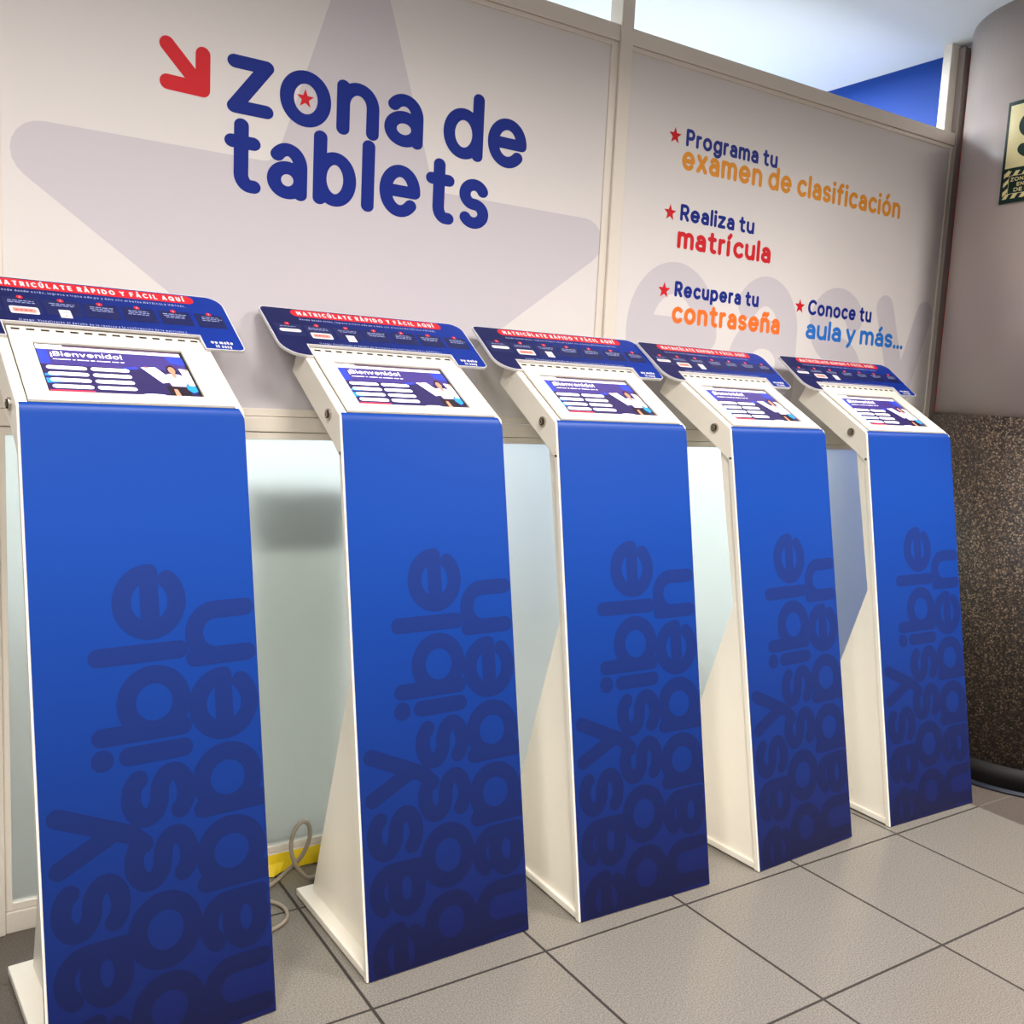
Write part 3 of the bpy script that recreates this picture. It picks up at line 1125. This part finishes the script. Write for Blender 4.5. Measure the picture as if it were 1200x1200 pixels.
# ------------------------------------------------------------------ safety sign bent round the column
SR = CR + .012
root = empty('safety_sign', (CX, CY, 4.60))
tag(root, 'dark green and cream S sign on the column at the photo\'s right edge', 'sign')
W_ = radians(29.8)
T0 = radians(170.4)
sg = lambda off: (lambda u, z: ((SR + off) * cos(T0 + u * W_), (SR + off) * sin(T0 + u * W_), z))


def cyl_rect(mb, a, b_, z0, z1, off, m, n=14):
    f = sg(off)
    for k in range(max(1, int(n * (b_ - a) + 1))):
        nn = max(1, int(n * (b_ - a) + 1))
        p, q = a + (b_ - a) * k / nn, a + (b_ - a) * (k + 1) / nn
        mb.face([f(p, z0), f(q, z0), f(q, z1), f(p, z1)], m)


mb = MB(M['sign_green'])
cyl_rect(mb, 0, 1, 0, .765, 0, 0)
for z_ in (0, .765):
    for k in range(15):
        p, q = k / 15, (k + 1) / 15
        mb.face([sg(-.01)(p, z_), sg(-.01)(q, z_), sg(0)(q, z_), sg(0)(p, z_)], 0)
for p in (0, 1):
    mb.face([sg(-.01)(p, 0), sg(0)(p, 0), sg(0)(p, .765), sg(-.01)(p, .765)], 0)
mb.build('plate', root)
mb = MB(M['sign_cream'])
cyl_rect(mb, .05, .95, .262, .735, .002, 0)
mb.build('cream_field', root, weld=False)
mb = MB(M['sign_green'])
UW = W_ * SR                    # arc width of the sign
pls = stroke([(x * .245 + .5 * UW - .47 * .245, y * .205 + .355) for x, y in path_pts(G['S'][0], 1, 1, 40)], .078, 20)
sub = []
for p in union(pls):
    sub.append(p)
flat(mb, sub, lambda x, z: sg(.004)(x / UW, z))
mb.build('letter', root, weld=False)
mb = MB(M['sign_cream'])
for k in range(7):              # hazard stripes round the text panel
    for (zz0, zz1) in ((.030, .068), (.200, .238)):
        a = .05 + k * .135
        f = sg(.002)
        mb.face([f(a, zz0), f(min(a + .07, .95), zz0), f(min(a + .12, .95), zz1), f(min(a + .05, .95), zz1)], 0)
for k in range(3):
    for a in (.05, .87):
        z_ = .052 + k * .068
        f = sg(.0022)
        mb.face([f(a, z_), f(a + .08, z_ + .03), f(a + .08, z_ + .062), f(a, z_ + .032)], 0)
mb.build('hazard_stripes', root, weld=False)
mb = MB(M['sign_green'], M['sign_cream'])
cyl_rect(mb, .135, .865, .064, .204, .0032, 1)
cyl_rect(mb, .142, .858, .068, .200, .0040, 0)
mb.build('text_panel', root, weld=False)
mb = MB(M['sign_cream'])
for txt, a, b_, z_ in (('ZONA SEGURA', .170, .830, .158), ('EN CASOS', .275, .725, .118), ('DE SISMOS', .235, .765, .078)):
    flat(mb, text_polys(txt, a * UW, b_ * UW, z_, .022, .0058, track=.25, space=.7, res=16, nd=6), lambda x, z: sg(.006)(x / UW, z))
mb.build('lettering', root, weld=False)

# ================================================================== CABLES, TAPE AND THE REST


def smooth_path(P, n=8):
    out = []
    for k in range(len(P) - 1):
        p0, p1, p2, p3 = P[max(k - 1, 0)], P[k], P[k + 1], P[min(k + 2, len(P) - 1)]
        for j in range(n):
            t = j / n
            out.append(tuple(.5 * (2 * p1[i] + (p2[i] - p0[i]) * t + (2 * p0[i] - 5 * p1[i] + 4 * p2[i] - p3[i]) * t * t + (3 * p1[i] - p0[i] - 3 * p2[i] + p3[i]) * t ** 3) for i in range(3)))
    out.append(P[-1])
    return out


mb = MB(M['cable_grey'])
mb.tube(smooth_path([(-.35, 1.02, .014), (-.20, 1.20, .014), (-.04, 1.305, .016), (.05, 1.31, .075), (.115, 1.275, .16), (.150, 1.25, .27), (.135, 1.225, .37), (.088, 1.21, .405),
                     (.040, 1.205, .36), (.022, 1.205, .27), (.045, 1.21, .17), (.095, 1.225, .085), (.155, 1.25, .025), (.26, 1.29, .014), (.50, 1.33, .014), (.80, 1.31, .014)]), .0125, 10)
tag(mb.build('power_cable', smooth=True), 'grey cable rising in a loop off the floor before the yellow tape', 'cable')
mb = MB(M['cable_grey'])
mb.tube(smooth_path([(-.42, 1.02, .012), (-.20, 1.16, .012), (-.105, 1.10, .012), (-.075, 1.00, .012), (-.11, .90, .012), (-.22, .84, .012), (-.42, .82, .012)]), .011, 8)
tag(mb.build('thin_cable', smooth=True), 'thin grey cable curling out on the floor behind the nearest kiosk', 'cable')
# yellow tape folded over the bottom rail, its corner drooping on the floor
mb = MB(M['yellow'])
tz = [(-.44, .000), (.62, .000)]
n = 24
random.seed(2)
top, mid, low = [], [], []
for k in range(n + 1):
    x = -.44 + 1.02 * k / n
    w1 = .004 * sin(k * 1.7) + .003 * sin(k * 3.1)
    top.append((x, FY - .006, .112 + .003 * sin(k * 2.3)))
    mid.append((x, FY - .016 + w1, .060))
    droop = max(0, 1 - abs(x + .02) / .11)
    low.append((x, FY - .020 + w1 - .05 * droop, .006 + .004 * sin(k) ** 2))
for k in range(n):
    mb.face([mid[k], mid[k + 1], top[k + 1], top[k]])
    mb.face([low[k], low[k + 1], mid[k + 1], mid[k]])
    bk = lambda p: (p[0], FY - .003, p[2])
    mb.face([bk(top[k]), top[k], top[k + 1], bk(top[k + 1])])
    mb.face([bk(low[k + 1]), bk(low[k]), bk(top[k]), bk(top[k + 1])])
    mb.face([bk(low[k]), bk(low[k + 1]), low[k + 1], low[k]])
for k in (0, n):
    mb.face([bk(low[k]), low[k], mid[k], top[k], bk(top[k])])
tag(mb.build('yellow_tape'), 'strip of yellow tape along the bottom rail by the looped cable', 'tape')
for rr, lab in ((1.085, 'black cable lying closest to the column\'s black skirting'), (1.125, 'black cable on the floor outside the one along the skirting')):
    mb = MB(M['cable_black'])
    pts = [(CX + rr * cos(radians(t)), CY + rr * sin(radians(t)), .013) for t in range(140, 261, 4)]
    mb.tube(pts, .012, 8)
    tag(mb.build('floor_cable', smooth=True), lab, 'cable', 'cables around the column')
# a dark cabinet seen as a blur through the frosted glass
root = empty('cabinet', (.30, 2.02, 0))
tag(root, 'dark grey cabinet blurred behind the frosted glass right of the nearest kiosk', 'cabinet')
mb = MB(M['cabinet'])
mb.box(-.27, .27, -.20, .20, 1.90, 2.27)
mb.build('body', root, bevel=.01)
mb = MB(M['back_wall'])
mb.box(-.27, .27, -.20, .20, 0, 1.90)
mb.build('plinth', root, bevel=.01)
# screw hole in the white post and a small disc on the ceiling
mb = MB(M['ceiling'])
drum(mb, .06, HZ - .02, HZ, 24)
o = mb.build('ceiling_disc')
me = o.data
tag(o, 'small pale round fitting on the ceiling left of the column top', 'ceiling fitting')
o.location = (7.0 * S, 3.2 * S, 0)
